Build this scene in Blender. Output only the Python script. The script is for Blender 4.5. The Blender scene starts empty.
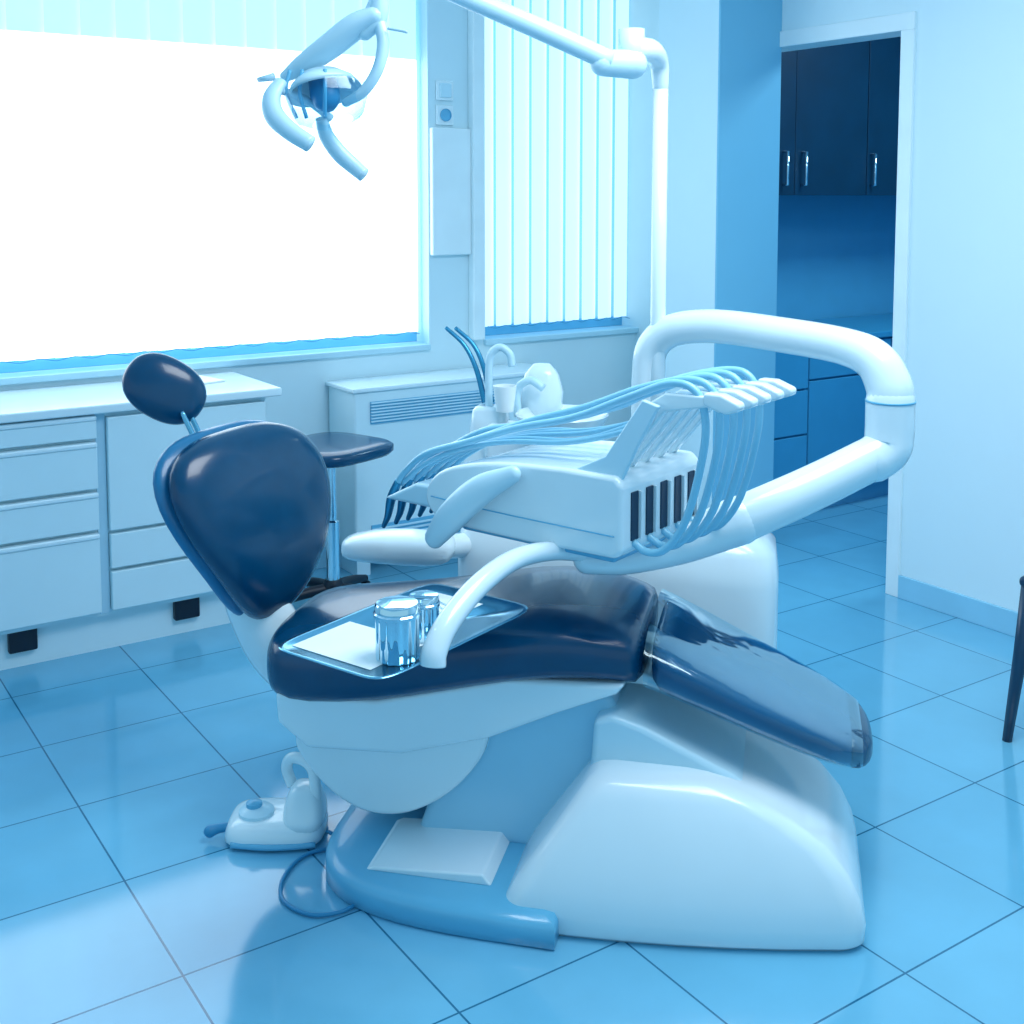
import bpy, math, random
from mathutils import Vector, Euler, Matrix
random.seed(4)
rad=math.radians
S=bpy.context.scene
try: S.view_settings.view_transform='Standard'
except Exception: pass
# ---------------------------------------------------------------- materials
def lin(c):
    return tuple(((x/255)/12.92 if x/255<=.04045 else ((x/255+.055)/1.055)**2.4) for x in c)
def mat(name,c,rough=.5,metal=0,coat=0,noise=.03,emis=0,ecol=None,alpha=1,spec=.5,nscale=6):
    m=bpy.data.materials.new(name); m.use_nodes=True; nt=m.node_tree
    b=nt.nodes['Principled BSDF']; L=lin(c)
    tc=nt.nodes.new('ShaderNodeTexCoord'); n=nt.nodes.new('ShaderNodeTexNoise'); n.inputs['Scale'].default_value=nscale
    r=nt.nodes.new('ShaderNodeValToRGB')
    r.color_ramp.elements[0].position=.3; r.color_ramp.elements[1].position=.7
    r.color_ramp.elements[0].color=(*[x*(1-noise) for x in L],1); r.color_ramp.elements[1].color=(*[min(1,x*(1+noise)) for x in L],1)
    nt.links.new(tc.outputs['Object'],n.inputs['Vector']); nt.links.new(n.outputs['Fac'],r.inputs[0]); nt.links.new(r.outputs[0],b.inputs['Base Color'])
    b.inputs['Roughness'].default_value=rough; b.inputs['Metallic'].default_value=metal
    b.inputs['Coat Weight'].default_value=coat; b.inputs['Coat Roughness'].default_value=.06
    b.inputs['Specular IOR Level'].default_value=spec
    if emis:
        b.inputs['Emission Color'].default_value=(*lin(ecol or c),1); b.inputs['Emission Strength'].default_value=emis
    if alpha<1: b.inputs['Alpha'].default_value=alpha
    return m
M={}
M['wall']=mat('wall_paint',(218,241,249),.6,noise=.006)
M['wallwin']=mat('window_wall_paint',(212,238,247),.6,noise=.006)
M['column']=mat('column_paint',(210,238,248),.6,noise=.006)
M['colshade']=mat('column_shade_paint',(118,190,222),.6,noise=.006)  # column paint darkened to carry the shade of its front face
M['ceil']=mat('ceiling_paint',(228,243,250),.7,noise=.01)
M['white']=mat('white_enamel',(226,243,250),.22,coat=.5,noise=.01)
M['white2']=mat('white_plastic',(198,232,246),.35,coat=.2,noise=.015)
M['lift']=mat('lift_cover_shaded_plastic',(156,210,235),.3,coat=.3,noise=.015)  # shade under the seat put into a darker plastic colour
M['cab']=mat('cabinet_laminate',(216,241,249),.35,noise=.015)
M['cabgap']=mat('cabinet_carcass_shadow',(178,218,236),.6)
M['counter']=mat('counter_laminate',(226,244,251),.25,coat=.3)
M['leather']=mat('dark_vinyl',(0,66,102),.24,coat=.25,noise=.06,nscale=20,spec=.4)
M['leather2']=mat('vinyl_back_shell',(14,112,158),.35,coat=.3)
M['legv']=mat('leg_rest_vinyl',(4,88,130),.2,coat=.6,noise=.08,nscale=5)
M['blue']=mat('blue_grey_plastic',(98,180,217),.4,coat=.2)
M['plate']=mat('base_plate_enamel',(98,182,218),.35,coat=.4)
M['skirt']=mat('skirting_tile',(146,208,235),.3)
M['mid']=mat('mid_blue_plastic',(45,140,186),.4)
M['hose']=mat('hose_rubber',(140,206,233),.35,coat=.3)
M['hpiece']=mat('handpiece_steel',(60,152,190),.25,metal=.6)
M['dark']=mat('black_plastic',(2,25,44),.45)
M['slot']=mat('slot_rubber',(3,50,78),.5)
M['chrome']=mat('chrome',(212,236,246),.05,metal=1,noise=.02)
M['steel']=mat('brushed_steel',(125,190,216),.2,metal=1,noise=.05)
M['paper']=mat('paper',(240,250,253),.6)
M['dcab']=mat('dark_cabinet_wood',(3,50,78),.4,noise=.12)
M['lcab']=mat('far_cabinet_front',(60,155,200),.4)
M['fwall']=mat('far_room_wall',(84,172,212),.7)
M['wood']=mat('dark_chair_wood',(4,50,80),.35,coat=.3,noise=.2)
M['frame']=mat('door_frame_paint',(232,247,252),.35)
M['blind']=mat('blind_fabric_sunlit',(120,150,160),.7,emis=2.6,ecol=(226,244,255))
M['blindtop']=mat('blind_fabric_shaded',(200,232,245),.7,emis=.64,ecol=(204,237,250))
M['blind2']=mat('blind_fabric_backlit',(215,240,249),.7,emis=.68,ecol=(217,242,252))  # daylight coming through the fabric is put in as emission
M['glassblue']=mat('window_daylight_glass',(90,165,205),.15,emis=.6,ecol=(150,211,238))
M['winsill']=mat('window_sill',(188,227,242),.4)
def clear(name,tint,fac,bump=0,rough=.08):
    m=bpy.data.materials.new(name); m.use_nodes=True; nt=m.node_tree; nt.nodes.clear()
    o=nt.nodes.new('ShaderNodeOutputMaterial'); mx=nt.nodes.new('ShaderNodeMixShader'); t=nt.nodes.new('ShaderNodeBsdfTransparent'); g=nt.nodes.new('ShaderNodeBsdfGlossy')
    t.inputs[0].default_value=(*lin(tint),1); g.inputs['Roughness'].default_value=rough; g.inputs[0].default_value=(.75,.94,1,1)
    lw=nt.nodes.new('ShaderNodeLayerWeight'); lw.inputs[0].default_value=fac
    if bump:
        n=nt.nodes.new('ShaderNodeTexNoise'); n.inputs['Scale'].default_value=5; n.inputs['Distortion'].default_value=.6; n.inputs['Detail'].default_value=1
        b=nt.nodes.new('ShaderNodeBump'); b.inputs['Strength'].default_value=bump; b.inputs['Distance'].default_value=.03
        nt.links.new(n.outputs[0],b.inputs['Height']); nt.links.new(b.outputs[0],g.inputs['Normal'])
    nt.links.new(lw.outputs['Facing'],mx.inputs[0]); nt.links.new(t.outputs[0],mx.inputs[1]); nt.links.new(g.outputs[0],mx.inputs[2]); nt.links.new(mx.outputs[0],o.inputs[0])
    return m
M['clear']=clear('clear_plastic_sleeve',(225,245,252),.25,.12)
M['visor']=clear('lamp_visor',(228,246,252),.2)
def floor_mat(name):
    m=bpy.data.materials.new(name); m.use_nodes=True; nt=m.node_tree; b=nt.nodes['Principled BSDF']
    tc=nt.nodes.new('ShaderNodeTexCoord'); mp=nt.nodes.new('ShaderNodeMapping'); mp.inputs['Location'].default_value=(.28,.21,0)
    br=nt.nodes.new('ShaderNodeTexBrick'); br.offset=0; br.inputs['Scale'].default_value=1; br.inputs['Brick Width'].default_value=.4; br.inputs['Row Height'].default_value=.4
    br.inputs['Mortar Size'].default_value=.0024; br.inputs['Mortar Smooth'].default_value=.1
    br.inputs['Color1'].default_value=(*lin((119,196,229)),1); br.inputs['Color2'].default_value=(*lin((110,190,225)),1); br.inputs['Mortar'].default_value=(*lin((36,112,150)),1)
    n=nt.nodes.new('ShaderNodeTexNoise'); n.inputs['Scale'].default_value=5; n.inputs['Detail'].default_value=6
    mx=nt.nodes.new('ShaderNodeMixRGB'); mx.blend_type='MULTIPLY'; mx.inputs[0].default_value=.22
    nt.links.new(tc.outputs['Object'],mp.inputs[0]); nt.links.new(mp.outputs[0],br.inputs[0]); nt.links.new(tc.outputs['Object'],n.inputs[0])
    nt.links.new(br.outputs[0],mx.inputs[1]); nt.links.new(n.outputs['Fac'],mx.inputs[2]); nt.links.new(mx.outputs[0],b.inputs['Base Color'])
    b.inputs['Roughness'].default_value=.1; b.inputs['Specular IOR Level'].default_value=.75
    bp=nt.nodes.new('ShaderNodeBump'); bp.inputs['Strength'].default_value=.25; bp.inputs['Distance'].default_value=.002; bp.invert=True
    nt.links.new(br.outputs['Fac'],bp.inputs['Height']); nt.links.new(bp.outputs[0],b.inputs['Normal'])
    return m
M['floor']=floor_mat('floor_tiles')
# ---------------------------------------------------------------- geometry helpers
def newobj(name,verts,faces,m,parent=None,smooth=True,sub=0,bevel=0,segs=3,autos=None):
    me=bpy.data.meshes.new(name); me.from_pydata([tuple(v) for v in verts],[],faces); me.update()
    import bmesh
    bm=bmesh.new(); bm.from_mesh(me); bmesh.ops.recalc_face_normals(bm,faces=bm.faces); bm.to_mesh(me); bm.free()
    o=bpy.data.objects.new(name,me); bpy.context.collection.objects.link(o)
    me.materials.append(M[m] if isinstance(m,str) else m)
    if parent: o.parent=parent
    if smooth:
        for p in me.polygons: p.use_smooth=True
    if bevel:
        b=o.modifiers.new('bevel','BEVEL'); b.width=bevel; b.segments=segs; b.limit_method='ANGLE'; b.angle_limit=rad(35); b.harden_normals=False
    if sub:
        s=o.modifiers.new('sub','SUBSURF'); s.levels=sub; s.render_levels=sub
    if smooth and bevel:
        w=o.modifiers.new('wn','WEIGHTED_NORMAL'); w.keep_sharp=True
    return o
def empty(name,loc=(0,0,0),rz=0,parent=None):
    o=bpy.data.objects.new(name,None); bpy.context.collection.objects.link(o); o.location=loc; o.rotation_euler=(0,0,rad(rz)); o.empty_display_size=.1
    if parent:o.parent=parent
    return o
def box(name,lo,hi,m,parent=None,bevel=0,rz=0):
    c=[(a+b)/2 for a,b in zip(lo,hi)]; h=[(b-a)/2 for a,b in zip(lo,hi)]
    v=[(sx*h[0],sy*h[1],sz*h[2]) for sx in(-1,1) for sy in(-1,1) for sz in(-1,1)]
    f=[(0,1,3,2),(4,6,7,5),(0,4,5,1),(2,3,7,6),(0,2,6,4),(1,5,7,3)]
    o=newobj(name,v,f,m,parent,smooth=bool(bevel),bevel=bevel); o.location=c; o.rotation_euler[2]=rad(rz)
    return o
def loft(name,rings,m,parent=None,sub=0,cap=True,smooth=True,closed=False):
    n=len(rings[0]); v=[p for r in rings for p in r]; f=[]
    for i in range(len(rings)-1+(1 if closed else 0)):
        j=(i+1)%len(rings)
        for k in range(n):
            f.append((i*n+k,i*n+(k+1)%n,j*n+(k+1)%n,j*n+k))
    if cap and not closed: f.append(tuple(range(n))[::-1]); f.append(tuple((len(rings)-1)*n+k for k in range(n)))
    return newobj(name,v,f,m,parent,smooth=smooth,sub=sub)
def sring(c,A,B,a,b,n=28,e=2.6):
    c=Vector(c);A=Vector(A);B=Vector(B);out=[]
    for k in range(n):
        t=2*math.pi*k/n; ct,st=math.cos(t),math.sin(t)
        out.append(c+A*(a*math.copysign(abs(ct)**(2/e),ct))+B*(b*math.copysign(abs(st)**(2/e),st)))
    return out
def catmull(pts,n=8):
    P=[Vector(p) for p in pts]; P=[P[0]*2-P[1]]+P+[P[-1]*2-P[-2]]; out=[]
    for i in range(1,len(P)-2):
        for k in range(n):
            t=k/n; a,b,c,d=P[i-1],P[i],P[i+1],P[i+2]
            out.append(.5*((2*b)+(c-a)*t+(2*a-5*b+4*c-d)*t*t+(3*b-a-3*c+d)*t**3))
    out.append(P[-2]); return out
def cprof(pts,n=5): return [(p.x,p.z) for p in catmull([(a,0,b) for a,b in pts],n)]
def tube(name,pts,r,m,parent=None,n=16,smooth=8,flat=1,rounded=False):
    rr=r if isinstance(r,(list,tuple)) else [r]*len(pts)
    if smooth>1:
        P=catmull(pts,smooth); R=[x.x for x in catmull([(q,0,0) for q in rr],smooth)]
    else: P=[Vector(p) for p in pts]; R=list(rr)
    if rounded:
        d0=(P[0]-P[1]).normalized(); d1=(P[-1]-P[-2]).normalized()
        pre=[];post=[]
        for a in (0,25,50,70):
            pre.append((P[0]+d0*R[0]*math.cos(rad(a)) ,R[0]*max(.02,math.sin(rad(a)))))
            post.append((P[-1]+d1*R[-1]*math.cos(rad(a)),R[-1]*max(.02,math.sin(rad(a)))))
        P=[x[0] for x in pre]+P+[x[0] for x in post[::-1]]; R=[x[1] for x in pre]+R+[x[1] for x in post[::-1]]
    T=[]
    for i in range(len(P)):
        a=P[max(0,i-1)];b=P[min(len(P)-1,i+1)]; T.append((b-a).normalized())
    up=Vector((0,0,1)) if abs(T[0].z)<.9 else Vector((0,1,0))
    N=(up-T[0]*up.dot(T[0])).normalized(); rings=[]
    for i,p in enumerate(P):
        if i: N=(N-T[i]*N.dot(T[i])).normalized()
        B=T[i].cross(N)
        rings.append([p+N*(R[i]*math.cos(2*math.pi*k/n))+B*(R[i]*flat*math.sin(2*math.pi*k/n)) for k in range(n)])
    return loft(name,rings,m,parent)
def lathe(name,prof,m,parent=None,loc=(0,0,0),n=40,cap=True,flute=0,nf=20):
    rings=[]
    for r,z in prof:
        ring=[]
        for k in range(n):
            t=2*math.pi*k/n; q=max(r,.0005); 
            if flute and r>.01: q=r-flute*(.5+.5*math.cos(nf*t))
            ring.append(Vector((q*math.cos(t),q*math.sin(t),z)))
        rings.append(ring)
    o=loft(name,rings,m,parent,cap=cap); o.location=loc
    b=o.modifiers.new('e','EDGE_SPLIT'); b.split_angle=rad(40)
    return o
def prism(name,prof,v0,v1,m,parent=None,bevel=.01,axis='v',segs=4):
    n=len(prof); v=[(p[0],v0,p[1]) for p in prof]+[(p[0],v1,p[1]) for p in prof]
    f=[tuple(range(n)),tuple(range(2*n-1,n-1,-1))]+[(k,(k+1)%n,n+(k+1)%n,n+k) for k in range(n)]
    return newobj(name,v,f,m,parent,smooth=True,bevel=bevel,segs=segs)
X,Y,Zv=Vector((1,0,0)),Vector((0,1,0)),Vector((0,0,1))
# ---------------------------------------------------------------- camera
cd=bpy.data.cameras.new('camera'); cam=bpy.data.objects.new('camera',cd); bpy.context.collection.objects.link(cam)
cam.location=(0,0,1.55); cam.rotation_euler=(rad(85),0,rad(-34)); cd.lens=1197/1024*36; cd.shift_y=-212/1024; cd.clip_start=.05
S.camera=cam
# ---------------------------------------------------------------- room shell
box('floor',(-3,-3,-.1),(6.6,4.7,0),'floor')
box('ceiling',(-3,-1.2,2.75),(6.6,4.7,2.85),'ceil')
WY=4.5
P=empty('wall_back')
box('wall_below',(-3,WY,0),(3.8,WY+.2,.895),'wallwin',P)
box('wall_above',(-3,WY,2.6),(3.8,WY+.2,2.75),'wallwin',P)
box('wall_left_part',(-3,WY,.895),(-.6,WY+.2,2.6),'wallwin',P)
box('wall_pier',(2.60,WY,.895),(2.88,WY+.2,2.6),'wallwin',P)
def window(nm,x0,x1,slat,top,z0,z1,ztop,pitch,ang,cov=.54):
    P=empty(nm)
    box('outer_pane',(x0,WY+.16,.90),(x1,WY+.175,2.6),'glassblue',P)
    box('sill',(x0+.001,WY-.02,.88),(x1-.001,WY+.155,.905),'winsill',P,.004)
    box('frame_bottom',(x0,WY+.11,.906),(x1,WY+.15,.95),'blue',P)
    box('head_rail',(x0+.001,WY+.02,2.56),(x1-.001,WY+.09,2.598),'frame',P)
    x=x0+pitch/2
    vs=[];fs=[];vt=[];ft=[]
    a=rad(ang)
    while x<x1-pitch*.3:
        w=pitch*cov; dx=w*math.cos(a); dy=w*math.sin(a); yc=WY+.055
        def quad(vv,ff,za,zb):
            b=len(vv); seg=5
            for j in range(seg+1):
                t=-1+2*j/seg; bow=.006*(1-t*t)
                for z in(za,zb): vv.append((x+t*dx,yc+t*dy-bow,z))
            for j in range(seg): q=b+2*j; ff.append((q,q+2,q+3,q+1))
        quad(vs,fs,z0,ztop); quad(vt,ft,ztop,2.57)
        x+=pitch
    newobj('slats_lower',vs,fs,slat,P); newobj('slats_upper',vt,ft,top,P)
    pts=[];xx=x0+pitch/2
    while xx<x1-pitch*.3:
        pts+= [(xx,WY+.04,z0+.002),(xx+pitch/2,WY+.04,z0-.009)]; xx+=pitch
    tube('bead_chain',pts,.0015,'mid',P,n=6,smooth=4)
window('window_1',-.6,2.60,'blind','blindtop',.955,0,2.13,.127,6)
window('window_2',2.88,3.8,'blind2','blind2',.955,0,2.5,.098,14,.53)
box('trim_1',(2.605,WY-.03,1.29),(2.80,WY,1.84),'frame',None,.006)
box('trim_2',(2.80,WY-.05,.91),(2.86,WY,2.74),'frame',None,.006)
for i,z in enumerate((2.0,1.895)):
    P=empty('light_switch' if i==0 else 'wall_socket',(2.68,WY,z))
    box('plate',(-.043,-.012,-.043),(.043,0,.043),'white',P,.004)
    if i==0: box('rocker',(-.028,-.02,-.03),(.028,-.01,.03),'white2',P,.003)
    else:
        o=lathe('well',[(.0,-.004),(.024,-.004),(.027,.006),(.027,0)],'blue',P,(0,-.014,0)); o.rotation_euler=(rad(90),0,0)
DX=3.77
P=empty('wall_right')
box('wall_near',(DX,-3,0),(DX+.12,2.955,2.75),'wall',P)
box('wall_far',(DX,3.84,0),(DX+.12,WY+.2,2.75),'wall',P)
box('wall_lintel',(DX,2.955,2.19),(DX+.12,3.84,2.75),'wall',P)
P=empty('door_1')
box('jamb_near',(DX-.012,2.905,0),(DX+.13,2.965,2.165),'frame',P,.003)
box('jamb_far',(DX-.012,3.79,0),(DX+.13,3.85,2.165),'frame',P,.003)
box('head',(DX-.012,2.905,2.165),(DX+.13,3.85,2.23),'frame',P,.003)
box('wall_column',(3.42,3.585,0),(DX,3.95,2.75),'column')
box('column_shade_panel',(3.42,3.575,0),(DX-.001,3.585,2.75),'colshade')  # thin panel added to colour in the shaded column face
box('baseboard_right',(DX-.014,-3,0),(DX,2.905,.09),'skirt',None,.003)
box('baseboard_back',(1.75,WY-.014,0),(3.42,WY,.085),'skirt',None,.003)
P=empty('wall_far_room')
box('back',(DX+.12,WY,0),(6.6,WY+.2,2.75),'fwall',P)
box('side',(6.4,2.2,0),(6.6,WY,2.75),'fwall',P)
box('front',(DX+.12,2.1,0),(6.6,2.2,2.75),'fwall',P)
P=empty('upper_cupboard')
box('carcass',(3.93,4.12,1.56),(6.3,4.49,2.6),'dcab',P)
for i,x in enumerate((3.93,4.43,4.96,5.49)):
    box('door_%d'%i,(x+.003,4.10,1.55),(x+.50 if i==0 else x+.527,4.12,2.6),'dcab',P,.002)
for x in (4.35,4.48,4.99): tube('handle',[(x,4.10,1.60),(x,4.07,1.60),(x,4.07,1.76),(x,4.10,1.76)],.008,'chrome',P,n=8,smooth=1)
P=empty('lower_cupboard')
box('carcass',(3.93,3.93,.1),(6.3,4.49,.84),'lcab',P)
box('worktop',(3.93,3.90,.84),(6.3,4.49,.87),'lcab',P,.004)
box('plinth',(3.93,3.98,0),(6.3,4.2,.1),'blue',P)
for i,x in enumerate((3.95,4.36,4.96,5.5)):
    x1=(4.35,4.95,5.49,6.2)[i]
    zs=[(.11,.40),(.41,.62),(.63,.83)] if i==0 else [(.11,.66),(.67,.83)]
    for a,b in zs: box('front',(x,3.912,a),(x1,3.93,b),'lcab',P,.003)
# ---------------------------------------------------------------- low cabinet with worktop
P=empty('low_drawer_cabinet')
box('carcass',(-1.2,4.05,.13),(1.655,4.48,.83),'cab',P)
box('worktop',(-1.2,4.0,.83),(1.70,4.49,.86),'counter',P,.006)
box('plinth',(-1.2,4.085,0),(1.62,4.12,.13),'cab',P)
box('gap_1',(1.05,4.043,.14),(1.082,4.051,.825),'cabgap',P)
for bx0,bx1 in ((-.12,.46),(.47,1.055)):
    for a,b in ((.745,.805),(.575,.715),(.435,.545),(.15,.405)):
        box('drawer_front',(bx0,4.022,a),(bx1-.005,4.05,b),'cab',P,.004)
        box('drawer_grip',(bx0,4.016,b),(bx1-.005,4.05,b+.018),'counter',P,.006)
for a,b in ((.425,.812),(.295,.413),(.15,.283)):
    box('cupboard_front',(1.085,4.022,a),(1.645,4.05,b),'cab',P,.004)
for x in (.76,1.31): box('foot',(x,4.06,.055),(x+.09,4.09,.13),'dark',P,.006)
box('paper_sheets',(1.35,4.22,.8605),(1.56,4.44,.8665),'paper',None,0,12)
# ---------------------------------------------------------------- fan coil
P=empty('fan_coil_unit',(.09,0,-.02))
box('casing',(2.02,4.25,.13),(3.0,4.49,.79),'cab',P,.012)
box('top_lid',(2.01,4.24,.785),(3.01,4.495,.805),'counter',P,.006)
box('grille_recess',(2.09,4.243,.655),(2.92,4.252,.745),'blue',P)
for i in range(7): 
    z=.662+i*.0125; box('louvre',(2.09,4.236,z),(2.92,4.250,z+.006),'white2',P,.002)
box('lower_grille',(2.09,4.243,.15),(2.92,4.252,.24),'blue',P)
for i in range(4): 
    z=.165+i*.018; box('louvre',(2.09,4.236,z),(2.92,4.250,z+.008),'white2',P,.002)
for x in(2.08,2.94): box('foot',(x-.03,4.3,.02),(x+.03,4.46,.15),'white2',P)
# ---------------------------------------------------------------- stool
P=empty('swivel_stool',(1.89,4.0,0),20)
loft('seat',[sring((0,0,z),X,Y,a,a,32,4) for z,a in ((.585,.13),(.59,.18),(.605,.194),(.625,.194),(.635,.18),(.638,.13))],'leather',P)
lathe('seat_plate',[(.0,.565),(.06,.565),(.06,.586),(0,.586)],'chrome',P)
lathe('gas_column',[(.0,.1),(.026,.1),(.026,.34),(.016,.345),(.016,.57),(0,.57)],'chrome',P)
lathe('hub',[(0,.05),(.04,.05),(.04,.10),(.03,.12),(0,.12)],'dark',P)
for i in range(5):
    a=rad(72*i+10); tube('leg_%d'%i,[(0,0,.085),(.11*math.cos(a),.11*math.sin(a),.08),(.22*math.cos(a),.22*math.sin(a),.058)],[.022,.02,.014],'dark',P,n=10)
    o=lathe('castor_%d'%i,[(0,-.01),(.024,-.01),(.024,.01),(0,.01)],'dark',P,(.22*math.cos(a),.22*math.sin(a),.024),n=20); o.rotation_euler=(rad(90),0,a)
# ================================================================ dental chair
OX,OY,RZ=1.715,2.185,-47
C=empty('dental_chair',(OX,OY,0),RZ)
V0=.02
st=[(-.785,.435,.05,.13),(-.77,.43,.078,.20),(-.73,.428,.092,.245),(-.66,.432,.098,.262),(-.48,.455,.095,.268),(-.32,.49,.088,.27),(-.17,.526,.084,.27),(-.05,.538,.078,.262),(.04,.533,.072,.248),(.10,.522,.065,.232),(.135,.512,.062,.224)]
loft('seat_cushion',[sring((u,V0,w),Y,Zv,hw,ht,36,3.2) for u,w,ht,hw in st],'leather',C,sub=1)
lg=[(.137,.512,.062,.226),(.20,.490,.059,.222),(.30,.447,.053,.215),(.40,.405,.048,.206),(.50,.364,.045,.192),(.57,.336,.042,.168),(.61,.321,.036,.13),(.63,.313,.024,.08)]
loft('leg_rest_cushion',[sring((u,V0,w),Y,Zv,hw,ht,36,3.2) for u,w,ht,hw in lg],'legv',C,sub=1)
loft('leg_rest_plastic_cover',[sring((u,V0,w),Y,Zv,hw+.005,ht+.004,36,3.0) for u,w,ht,hw in lg[:-1]],'clear',C,cap=False,sub=1)
loft('toe_pad',[sring((u,V0,w),Y,Zv,hw,ht,36,3.2) for u,w,ht,hw in ((.565,.336,.045,.175),(.605,.321,.041,.145),(.63,.312,.029,.095),(.638,.310,.012,.045))],'leather',C,sub=1)
prism('seat_shell_upper',[(-.73,.385),(-.725,.31),(-.65,.255),(-.42,.265),(-.21,.325),(-.05,.40),(.08,.455),(.10,.48),(-.17,.47),(-.48,.39)],V0-.235,V0+.235,'white',C,.02)
prism('seat_shell_lower',cprof([(-.69,.29),(-.68,.23),(-.60,.145),(-.51,.105),(-.41,.115),(-.31,.175),(-.235,.265),(-.21,.35)])+[(-.4,.36)],V0-.215,V0+.21,'white',C,.025)
prism('leg_rest_shell',[(.0,.44),(.13,.435),(.3,.38),(.48,.31),(.5,.33),(.3,.42),(.1,.47)],V0-.12,V0+.12,'white',C,.008)
ph=rad(20); Wd=Vector((math.sin(ph),math.cos(ph),0)); Nn=Vector((math.cos(ph),-math.sin(ph),0))
def bk(off,dw,ht,dish):
    prof=[(.478,-.845,.035),(.50,-.842,.075),(.55,-.838,.125),(.61,-.838,.168),(.69,-.853,.22),(.77,-.878,.253),(.84,-.903,.258),(.895,-.925,.235),(.93,-.938,.19),(.95,-.948,.135),(.96,-.953,.07)]
    rings=[]
    for i,(w,u,hw) in enumerate(prof):
        edge=[.35,.7,.9,1,1,1,1,.95,.8,.6,.35][i]
        c=Vector((u,V0,w))+Nn*off
        ring=[]
        for k in range(36):
            t=2*math.pi*k/36; ct,stt=math.cos(t),math.sin(t)
            x=math.copysign(abs(ct)**(2/2.4),ct); y=math.copysign(abs(stt)**(2/2.4),stt)
            up=.004*x
            ring.append(c+Wd*(x*(hw+dw))+Zv*up+(Nn+Zv*.25)*(y*ht*edge+dish*x*x*hw/.26))
        rings.append(ring)
    return rings
loft('backrest_cushion',bk(.005,0,.062,.012),'leather',C,sub=1)
loft('backrest_shell',bk(-.045,.008,.038,.01),'leather2',C,sub=1)
tube('backrest_bracket',[(-.92,V0,.60),(-.88,V0,.50),(-.81,V0,.39),(-.70,V0,.32)],[.045,.055,.06,.06],'white',C,flat=1.5)
A=Vector((.75,.42,-.55)).normalized(); N2=Vector((.55,-.75,.25)); N2=(N2-A*N2.dot(A)).normalized(); B=A.cross(N2)
rings=[]
hc=Vector((-1.125,V0,1.055))
for t,s in ((-1,.25),(-.85,.65),(-.5,.93),(0,1),(.5,.93),(.85,.65),(1,.25)):
    rings.append(sring(hc+N2*(.042*t),A,B,.112*s,.084*s,32,2.3))
loft('headrest_pad',rings,'leather',C,sub=1)
for dv in(-.016,.016): tube('headrest_rod',[(-1.07,V0+dv,1.0),(-1.04,V0+dv,.94),(-1.0,V0+dv,.86)],.007,'steel',C,n=8)
def plate_ring(w,s=0):
    out=[]
    for p in sring((0,-.075,w),X,Y,.60-s,.375-s,64,3.6):
        out.append(Vector((min(p.x,-.012-s),p.y,p.z)))
    return out
loft('base_plate',[plate_ring(0,.012),plate_ring(.004),plate_ring(.045),plate_ring(.058,.008),plate_ring(.062,.03)],'plate',C)
prism('foot_panel',[(-.46,.06),(-.17,.06),(-.19,.085),(-.44,.070)],-.35,-.13,'white',C,.006)
cv=[(0,-.14,.60,-.395,.28),(.012,-.148,.61,-.405,.29),(.05,-.14,.612,-.41,.29),(.10,-.112,.60,-.403,.28),(.15,-.078,.575,-.390,.27),(.20,-.042,.53,-.372,.255),(.245,-.01,.46,-.352,.24),(.275,.012,.395,-.335,.225),(.297,.03,.33,-.318,.21),(.308,.05,.28,-.295,.19),(.312,.08,.24,-.26,.16)]
def rrect(u0,u1,v0,v1,w,rad_=.045,seg=6):
    pts=[]
    for cx,cy,a0 in ((u1-rad_,v1-rad_,0),(u0+rad_,v1-rad_,90),(u0+rad_,v0+rad_,180),(u1-rad_,v0+rad_,270)):
        for k in range(seg+1):
            a=rad(a0+90*k/seg); pts.append(Vector((cx+rad_*math.cos(a),cy+rad_*math.sin(a),w)))
    return pts
def rrect2(u0,u1,v0,v1,w,r_):
    base=rrect(u0,u1,v0,v1,w,r_); out=[]
    n=len(base)
    for i,p in enumerate(base):
        q=base[(i+1)%n]; out.append(p.copy())
        if (i%7)==6:
            for j in range(1,6): out.append(p.lerp(q,j/6))
    for p in out:
        t=max(0,(p.x+.10)/.7); s=(p.y-v0)/(v1-v0)
        p.y+= (.09*(1-s)-.16*s)*t*t
    return out
loft('base_cover',[rrect2(a,b,c,d,w,.045) for w,a,b,c,d in cv],'white',C)
prism('lift_column',[(-.40,.05),(-.36,.16),(-.31,.27),(-.28,.40),(.06,.44),(.10,.33),(.22,.27),(.2,.05)],-.17,.21,'lift',C,.02)
prism('cover_upper_tier',[(.02,.25),(.03,.395),(.07,.41),(.14,.39),(.34,.30),(.44,.22),(.44,.16)],-.22,.10,'white2',C,.015)
# ================================================================ spittoon / water unit
W=empty('dental_spittoon_unit',(OX,OY,0),RZ)
cvu=[(0,.0,.40,.44,.74),(.05,-.01,.41,.43,.75),(.3,-.02,.42,.42,.76),(.5,-.02,.42,.42,.76),(.58,-.01,.41,.43,.75),(.62,.02,.37,.46,.72),(.63,.08,.30,.5,.68)]
loft('unit_body',[sring(((a+b)/2,(c+d)/2,w),X,Y,(b-a)/2,(d-c)/2,40,5) for w,a,b,c,d in cvu],'white',W)
cvc=[(.10,-.46,.0,.48,.74),(.40,-.49,.0,.46,.76),(.52,-.49,.0,.46,.76),(.62,-.48,.0,.48,.74),(.66,-.44,.0,.52,.72)]
loft('unit_wing',[sring(((a+b)/2,(c+d)/2,w),X,Y,(b-a)/2,(d-c)/2,40,5) for w,a,b,c,d in cvc],'white',W)
loft('column',[sring((-.42,.65,w),X,Y,a,b,28,4) for w,a,b in((.6,.10,.09),(.75,.075,.07),(.88,.055,.05),(.92,.05,.045),(.93,.04,.035))],'white',W)
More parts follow.
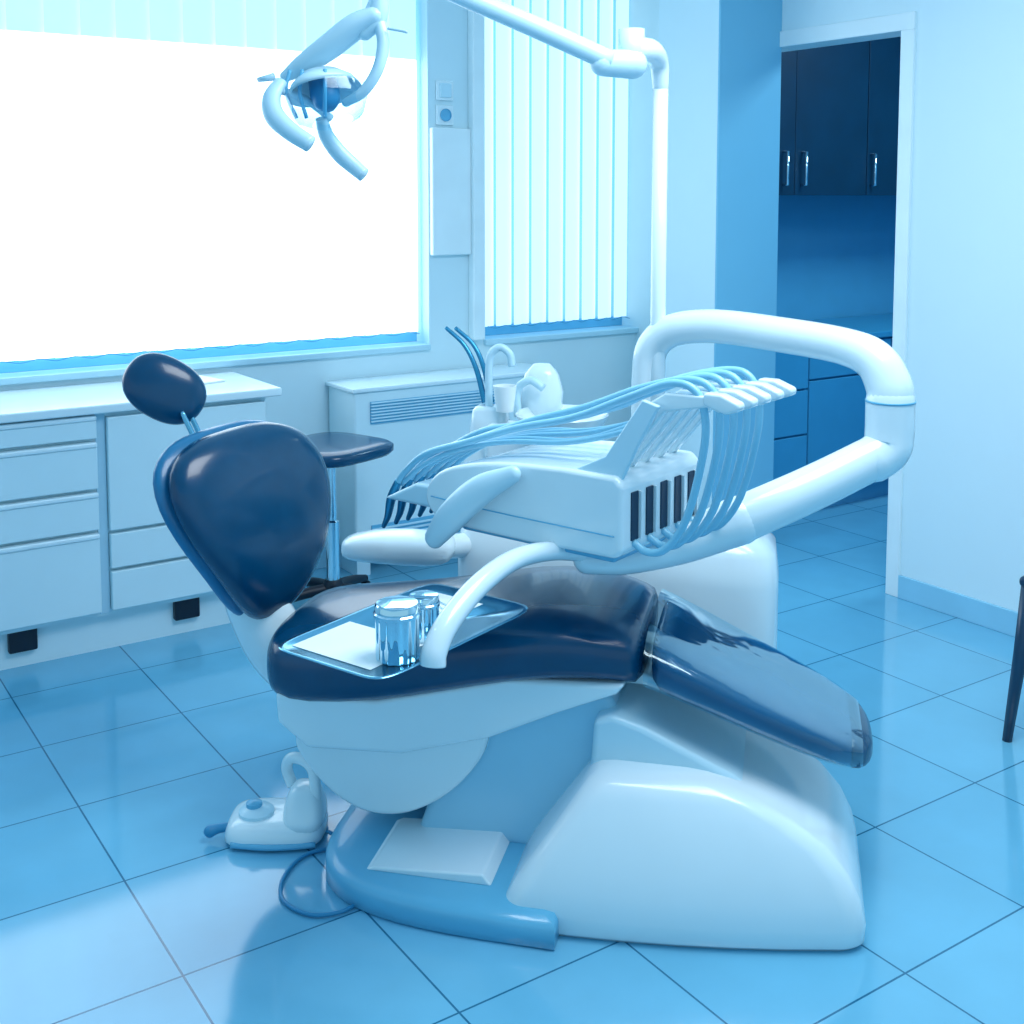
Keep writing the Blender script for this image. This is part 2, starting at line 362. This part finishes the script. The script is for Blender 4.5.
lathe('bowl',[(.03,.80),(.09,.85),(.125,.90),(.135,.92),(.13,.925),(.115,.905),(.08,.87),(.02,.855),(0,.855)],'white',W,(-.20,.62,0))
prism('bowl_bridge',[(-.42,.78),(-.42,.89),(-.2,.88),(-.18,.78)],.56,.68,'white',W,.02)
tube('faucet',[(-.425,.65,.92),(-.425,.65,1.04),(-.418,.65,1.085),(-.39,.65,1.105),(-.362,.65,1.085),(-.355,.65,1.05)],.0115,'white2',W,n=12)
tube('bowl_spout',[(-.34,.66,.90),(-.34,.66,.98),(-.30,.65,1.01),(-.26,.64,.99)],.012,'white2',W,n=12)
lathe('rinse_cup',[(.0,.925),(.025,.925),(.034,1.0),(.031,1.0),(.023,.93),(0,.93)],'paper',W,(-.365,.60,0))
loft('valve_cover',[sring((-.28,.72,w),X,Y,a,a*.7,20,2.5) for w,a in((.90,.06),(.97,.065),(1.02,.05),(1.05,.025))],'white',W)
for i in range(2):
    tube('suction_tip_%d'%i,[(-.45+.02*i,.70,.93),(-.48+.025*i,.71,1.03),(-.52+.03*i,.72,1.10),(-.58+.03*i,.73,1.15)],[.010,.008,.007,.006],'hpiece',W,n=8)
loft('assistant_holder',[sring((u,.40,w),Y,Zv,a,b,24,3) for u,w,a,b in((-.79,.555,.03,.02),(-.77,.555,.06,.035),(-.66,.565,.075,.045),(-.52,.565,.075,.045),(-.46,.565,.06,.03))],'white',W,sub=1)
tube('assistant_arm',[(-.54,.42,.56),(-.46,.5,.55),(-.35,.58,.55)],.035,'white',W)
# ================================================================ delivery arm + head
D=empty('dental_delivery_unit',(OX,OY,0),RZ)
tube('arch_arm',[(.055,.55,.60),(.055,.55,.85),(.055,.55,1.05),(.07,.54,1.135),(.13,.51,1.185),(.25,.44,1.205),(.42,.32,1.20),(.56,.21,1.19),(.63,.155,1.165),(.662,.13,1.11),(.666,.125,1.07)],[.045]*8+[.049,.053,.054],'white',D,n=24,rounded=True)
tube('elbow',[(.666,.125,1.075),(.666,.125,1.0),(.66,.12,.965),(.63,.105,.94)],[.056,.056,.055,.053],'white',D,n=24,rounded=True)
tube('elbow_ring',[(.666,.125,1.078),(.666,.125,1.073)],.0572,'blue',D,n=24,smooth=1)
tube('spring_arm',[(.66,.115,.96),(.50,.06,.88),(.32,0,.80)],[.05,.052,.054],'white',D,n=24,rounded=True)
tube('spring_arm_tip',[(.33,.003,.805),(.20,-.05,.755),(.08,-.10,.73),(.0,-.13,.73)],[.057,.045,.037,.033],'white',D,n=24,rounded=True)
tube('head_pivot',[(.02,-.10,.72),(.02,-.10,.80)],.045,'white2',D,n=20,smooth=1)
Hd=empty('instrument_head',(-.057,-.044,0),-25,D)
prism('head_body',cprof([(.0,.78),(-.20,.783),(-.27,.795),(-.30,.83),(-.285,.88),(-.22,.92),(-.08,.950),(.1,.962)],4)+[(.235,.962),(.252,.945),(.252,.80),(.235,.785)],-.17,.165,'white',Hd,.024,segs=6)
prism('head_lower_trim',[(-.20,.77),(.22,.77),(.235,.79),(-.22,.79)],-.15,.15,'blue',Hd,.006)
tube('head_seam',[(-.28,-.1715,.842),(-.1,-.1715,.836),(.10,-.1715,.835),(.235,-.1715,.835)],.0016,'blue',Hd,n=6)
for i in range(5):
    q=-.12+.06*i
    o=prism('slot_%d'%i,[(.25,.82),(.255,.82),(.255,.925),(.25,.925)],q-.014,q+.014,'slot',Hd,.002)
    o2=box('slot_lip_%d'%i,(.25,q+.014,.82),(.262,q+.019,.925),'white',Hd,.002)
    prism('whip_arm_%d'%i,[(.17,.95),(.20,.95),(.33,1.105),(.43,1.125),(.455,1.115),(.46,1.13),(.44,1.148),(.33,1.145),(.29,1.12)],q-.011,q+.011,'white',Hd,.005,segs=2)
    prism('whip_finger_%d'%i,[(.42,1.13),(.47,1.115),(.50,1.125),(.50,1.14),(.46,1.155),(.42,1.155)],q-.016,q+.016,'white',Hd,.006,segs=2)
    r=random.uniform
    q2=q*.75-.01
    tube('hose_%d'%i,[(.25,q,.815),(.285,q,.80),(.33,q,.815),(.375,q,.88),(.405,q,.98),(.42,q,1.08),(.40,q,1.15),(.34,q,1.165),(.22,q2,1.125+r(-.01,.01)),(.08,q2,1.07+r(-.012,.012)),(-.08,q2,1.02+r(-.012,.012)),(-.24,q2,.97+r(-.012,.012)),(-.36,q2,.92),(-.43,q2,.865),(-.465,q2,.82)],.0085,'hose',Hd,n=10,smooth=6)
    tube('hose_second_%d'%i,[(.37,q+.018,1.13),(.30,q+.015,1.10),(.2,q2+.02,1.05+r(-.01,.01)),(.05,q2+.02,1.0+r(-.01,.01)),(-.12,q2+.015,.978),(-.27,q2+.01,.94),(-.37,q2,.89),(-.45,q2+.01,.83)],.0065,'hose',Hd,n=8,smooth=6)
    tube('handpiece_%d'%i,[(-.455,q2,.835),(-.478,q2,.79),(-.49,q2,.745),(-.505,q2,.715)],[.010,.012,.009,.006],'hpiece',Hd,n=12,rounded=True)
prism('hose_bracket',[(.10,.95),(.24,.95),(.28,1.03),(.33,1.12),(.29,1.13),(.2,1.0)],-.155,-.142,'white2',Hd,.004)
tube('head_handle',[(-.02,-.19,.935),(-.10,-.205,.89),(-.18,-.21,.82),(-.24,-.205,.755)],[.02,.034,.036,.025],'white2',Hd,n=16,flat=.7,rounded=True)
prism('handpiece_rest',[(-.47,.80),(-.28,.80),(-.26,.86),(-.36,.855)],-.14,.14,'white2',Hd,.01)
tube('tray_arm',[(1.62,2.096,.745),(1.50,2.075,.775),(1.38,2.04,.785),(1.26,1.99,.765),(1.165,1.95,.72),(1.125,1.932,.68),(1.118,1.928,.652)],[.02,.021,.022,.023,.024,.025,.025],'white',None,n=18)
ta=bpy.data.objects['tray_arm']; 
bpy.context.view_layer.update(); ta.parent=D; ta.matrix_parent_inverse=D.matrix_world.inverted()
T=empty('instrument_tray',(1.172,2.12,.655),20)
hx,hy=.25,.15
def rr(a,b,z): return sring((0,0,z),X,Y,a,b,48,9)
loft('tray_pan',[rr(hx,hy,.0045),rr(hx,hy,.0055),rr(hx-.008,hy-.008,.0055),rr(hx-.012,hy-.012,.0035),rr(.001,.001,.0035),rr(.001,.001,-.001),rr(hx-.013,hy-.013,-.001),rr(hx-.002,hy-.002,.003),rr(hx,hy,.0045)],'steel',T,cap=False)
box('tray_paper',(-.215,-.09,.0036),(-.05,.12,.0044),'paper',T)
box('tray_paper_2',(.08,-.04,.0036),(.20,.12,.0044),'paper',T)
for i in range(3): tube('probe_%d'%i,[(.09+.02*i,-.03,.006),(.11+.02*i,.04,.006),(.12+.02*i,.10,.006)],.0018,'chrome',T,n=6)
def cup(nm,loc,r,h):
    P=empty(nm,loc)
    lathe('cup_body',[(0,0),(r*.95,0),(r,.004),(r,h*.76)],'chrome',P,n=240,flute=r*.07,nf=14)
    lathe('cup_lid',[(0,h*.74),(r*1.0,h*.75),(r*1.07,h*.77),(r*1.07,h*.82),(r,h*.84),(r,h*.95),(r*.93,h*.985),(r*.8,h*.97),(0,h*.97)],'chrome',P,n=48)
cup('metal_canister',(1.072,1.985,.6588),.043,.112)
cup('metal_canister',(1.165,2.045,.6588),.031,.092)
# ================================================================ operating light
Lm=empty('dental_operating_light',(OX,OY,0),RZ)
tube('pole',[(.085,.52,.62),(.085,.52,1.2),(.085,.52,1.86)],.021,'white',Lm,n=20,smooth=1)
tube('pole_cap',[(.085,.52,1.84),(.083,.50,1.90),(.07,.44,1.925),(.045,.38,1.925)],[.022,.026,.030,.032],'white',Lm,n=20,rounded=True)
tube('pole_joint',[(.025,.37,1.87),(.025,.37,1.975)],.034,'white2',Lm,n=24,smooth=1)
tube('joint_block',[(.03,.36,1.885),(-.04,.31,1.885)],[.038,.034],'white2',Lm,n=20,smooth=1,rounded=True)
tube('lamp_arm',[(-.02,.31,1.888),(-.20,.25,1.97),(-.42,.18,2.065),(-.55,.12,2.13)],[.027,.027,.025,.024],'white2',Lm,n=20)
tube('lamp_neck',[(-.55,.12,2.13),(-.55,.08,2.06),(-.545,.03,2.01),(-.545,0,1.975)],[.024,.02,.02,.024],'white2',Lm,n=16)
def q(x,y): return (-.85+(x+6-255)*.00263, 1.84-(y-75)*.00236)
def lp(pts,v): return [(q(x,y)[0],vv,q(x,y)[1]) for (x,y),vv in zip(pts,v)]
tube('head_bridge',lp([(368,18),(348,28),(322,48),(296,66),(280,76)],[0,0,0,0,0]),[.024,.03,.030,.024,.014],'white2',Lm,n=18,flat=1.4,rounded=True)
tube('swivel',lp([(372,-5),(369,20),(357,34)],[0,0,0]),[.022,.024,.02],'white2',Lm,n=16,rounded=True)
tube('head_loop',lp([(370,20),(376,45),(372,72),(358,94),(340,104)],[0,-.01,-.02,-.02,-.01]),[.016,.015,.014,.013,.011],'white2',Lm,n=12,rounded=True)
tube('handle_left',lp([(285,84),(281,100),(286,118),(302,134),(322,148)],[-.06,-.09,-.11,-.12,-.12]),[.014,.019,.021,.019,.017],'white2',Lm,n=14,flat=1.2)
tube('handle_right',lp([(308,118),(310,136),(321,154),(332,166),(344,177)],[.04,.06,.07,.08,.08]),[.013,.017,.019,.018,.016],'white2',Lm,n=14,flat=1.2)
tube('handle_bar',lp([(284,92),(300,100),(316,118)],[-.07,-.01,.05]),.010,'white2',Lm,n=12)
rc=Vector((q(316,86)[0],0,q(316,86)[1])); ax=Vector((.35,-.25,-.9)).normalized(); pa=ax.orthogonal().normalized(); pb=ax.cross(pa)
loft('reflector',[sring(rc+ax*d,pa,pb,r1,r1*.8,32,2.2) for d,r1 in((-.03,.02),(-.03,.05),(-.005,.08),(.02,.092),(.016,.086),(-.005,.07),(-.022,.04),(-.022,.01))],'white2',Lm)
loft('clear_visor',[sring(rc+ax*d,pa,pb,r1,r1*.8,32,2.4) for d,r1 in((.02,.100),(.05,.098),(.085,.08),(.10,.05))],'visor',Lm,cap=False)
loft('bulb_holder',[sring(rc+ax*d,pa,pb,r1,r1,20,2.4) for d,r1 in((-.02,.03),(.02,.035),(.05,.03),(.065,.015))],'mid',Lm)
for dx in(-22,-10,12): tube('lamp_bracket',lp([(314+dx,72),(314+dx*1.1,95),(314+dx*.8,120)],[-.05,-.06,-.04]),.005,'blue',Lm,n=8)
tube('switch_lever',lp([(382,32),(392,34),(400,36)],[-.02,-.02,-.02]),.004,'white2',Lm,n=8)
tube('lamp_knob',lp([(252,79),(268,76)],[0,0]),[.006,.01],'white2',Lm,n=8,smooth=1)
# ================================================================ foot pedal
Fp=empty('foot_pedal',(1.09,2.64,0),-34); Fp.scale=(1.06,1.06,1.06)
loft('pedal_base',[sring((-.0,0,z),X,Y,a,b,36,4) for z,a,b in((0,.108,.078),(.008,.115,.085),(.035,.112,.082),(.05,.10,.07),(.055,.08,.05))],'white',Fp,sub=1)
lathe('pedal_dome',[(.04,0),(.04,.008),(.03,.016),(0,.02)],'white2',Fp,(-.045,-.01,.052))
lathe('pedal_button',[(.018,0),(.018,.012),(.012,.016),(0,.017)],'blue',Fp,(-.05,-.01,.066))
tube('side_lever',[(-.11,-.03,.03),(-.13,-.035,.028),(-.145,-.04,.025)],[.010,.011,.014],'mid',Fp,n=12,rounded=True)
loft('pedal_housing',[sring((.065,.0,z),X,Y,a,b,30,3.2) for z,a,b in((.02,.05,.085),(.06,.048,.07),(.09,.042,.05),(.115,.03,.035),(.12,.015,.02))],'white',Fp,sub=1)
tube('carry_loop',[(.03,.03,.10),(.018,.03,.14),(.03,.02,.168),(.06,.005,.172),(.085,-.01,.155),(.092,-.02,.11),(.09,-.02,.07)],.013,'white',Fp,n=14)
tube('pedal_skirt',[(-.09,-.075,.012),(0,-.086,.012),(.10,-.075,.012)],.007,'blue',Fp,n=8)
tube('cable',[(1.17,2.53,.03),(1.20,2.49,.008),(1.10,2.50,.006),(1.02,2.44,.006),(.985,2.36,.006),(1.01,2.28,.006),(1.07,2.25,.006),(1.13,2.27,.006),(1.19,2.33,.01)],.0045,'mid',None,n=8)
cb=bpy.data.objects['cable']; bpy.context.view_layer.update(); cb.parent=Fp; cb.matrix_parent_inverse=Fp.matrix_world.inverted()
# ================================================================ visitor chair at right
Cw=empty('wooden_chair',(3.235,1.79,0),-34+45)
s=.19
for i,(sx,sy) in enumerate(((-1,-1),(-1,1),(1,-1),(1,1))):
    tube('leg_%d'%i,[(sx*s,sy*s,0),(sx*(s-.02),sy*(s-.02),.25),(sx*(s-.035),sy*(s-.035),.46)],[.014,.020,.025],'wood',Cw,n=8,smooth=1)
box('seat',(-.18,-.18,.45),(.20,.18,.48),'wood',Cw,.012)
for sy in(-1,1): tube('back_post_%d'%sy,[(.17,sy*.15,.47),(.2,sy*.15,.7),(.25,sy*.14,.92)],.018,'wood',Cw,n=8)
for z,u in((.62,.19),(.74,.215),(.88,.24)): box('back_rail',(u-.01,-.14,z-.03),(u+.012,.14,z+.03),'wood',Cw,.008)
# ================================================================ lighting
w=bpy.data.worlds.new('World'); S.world=w; w.use_nodes=True
bg=w.node_tree.nodes['Background']; bg.inputs[0].default_value=(.44,.79,1,1); bg.inputs[1].default_value=.82
def area(name,loc,rot,sx,sy,e,col):
    l=bpy.data.lights.new(name,'AREA'); l.shape='RECTANGLE'; l.size=sx; l.size_y=sy; l.energy=e; l.color=col
    o=bpy.data.objects.new(name,l); bpy.context.collection.objects.link(o); o.location=loc; o.rotation_euler=[rad(a) for a in rot]; return o
area('ceiling_fill_light',(2.0,1.5,2.73),(0,0,0),1.4,1.2,50,(.92,.97,1))  # added soft fill under the unseen ceiling, not a modelled fitting
area('far_room_fill_light',(4.8,3.0,2.7),(0,0,0),.6,.6,28,(.6,.90,1))  # fill added out of view to brighten the far room
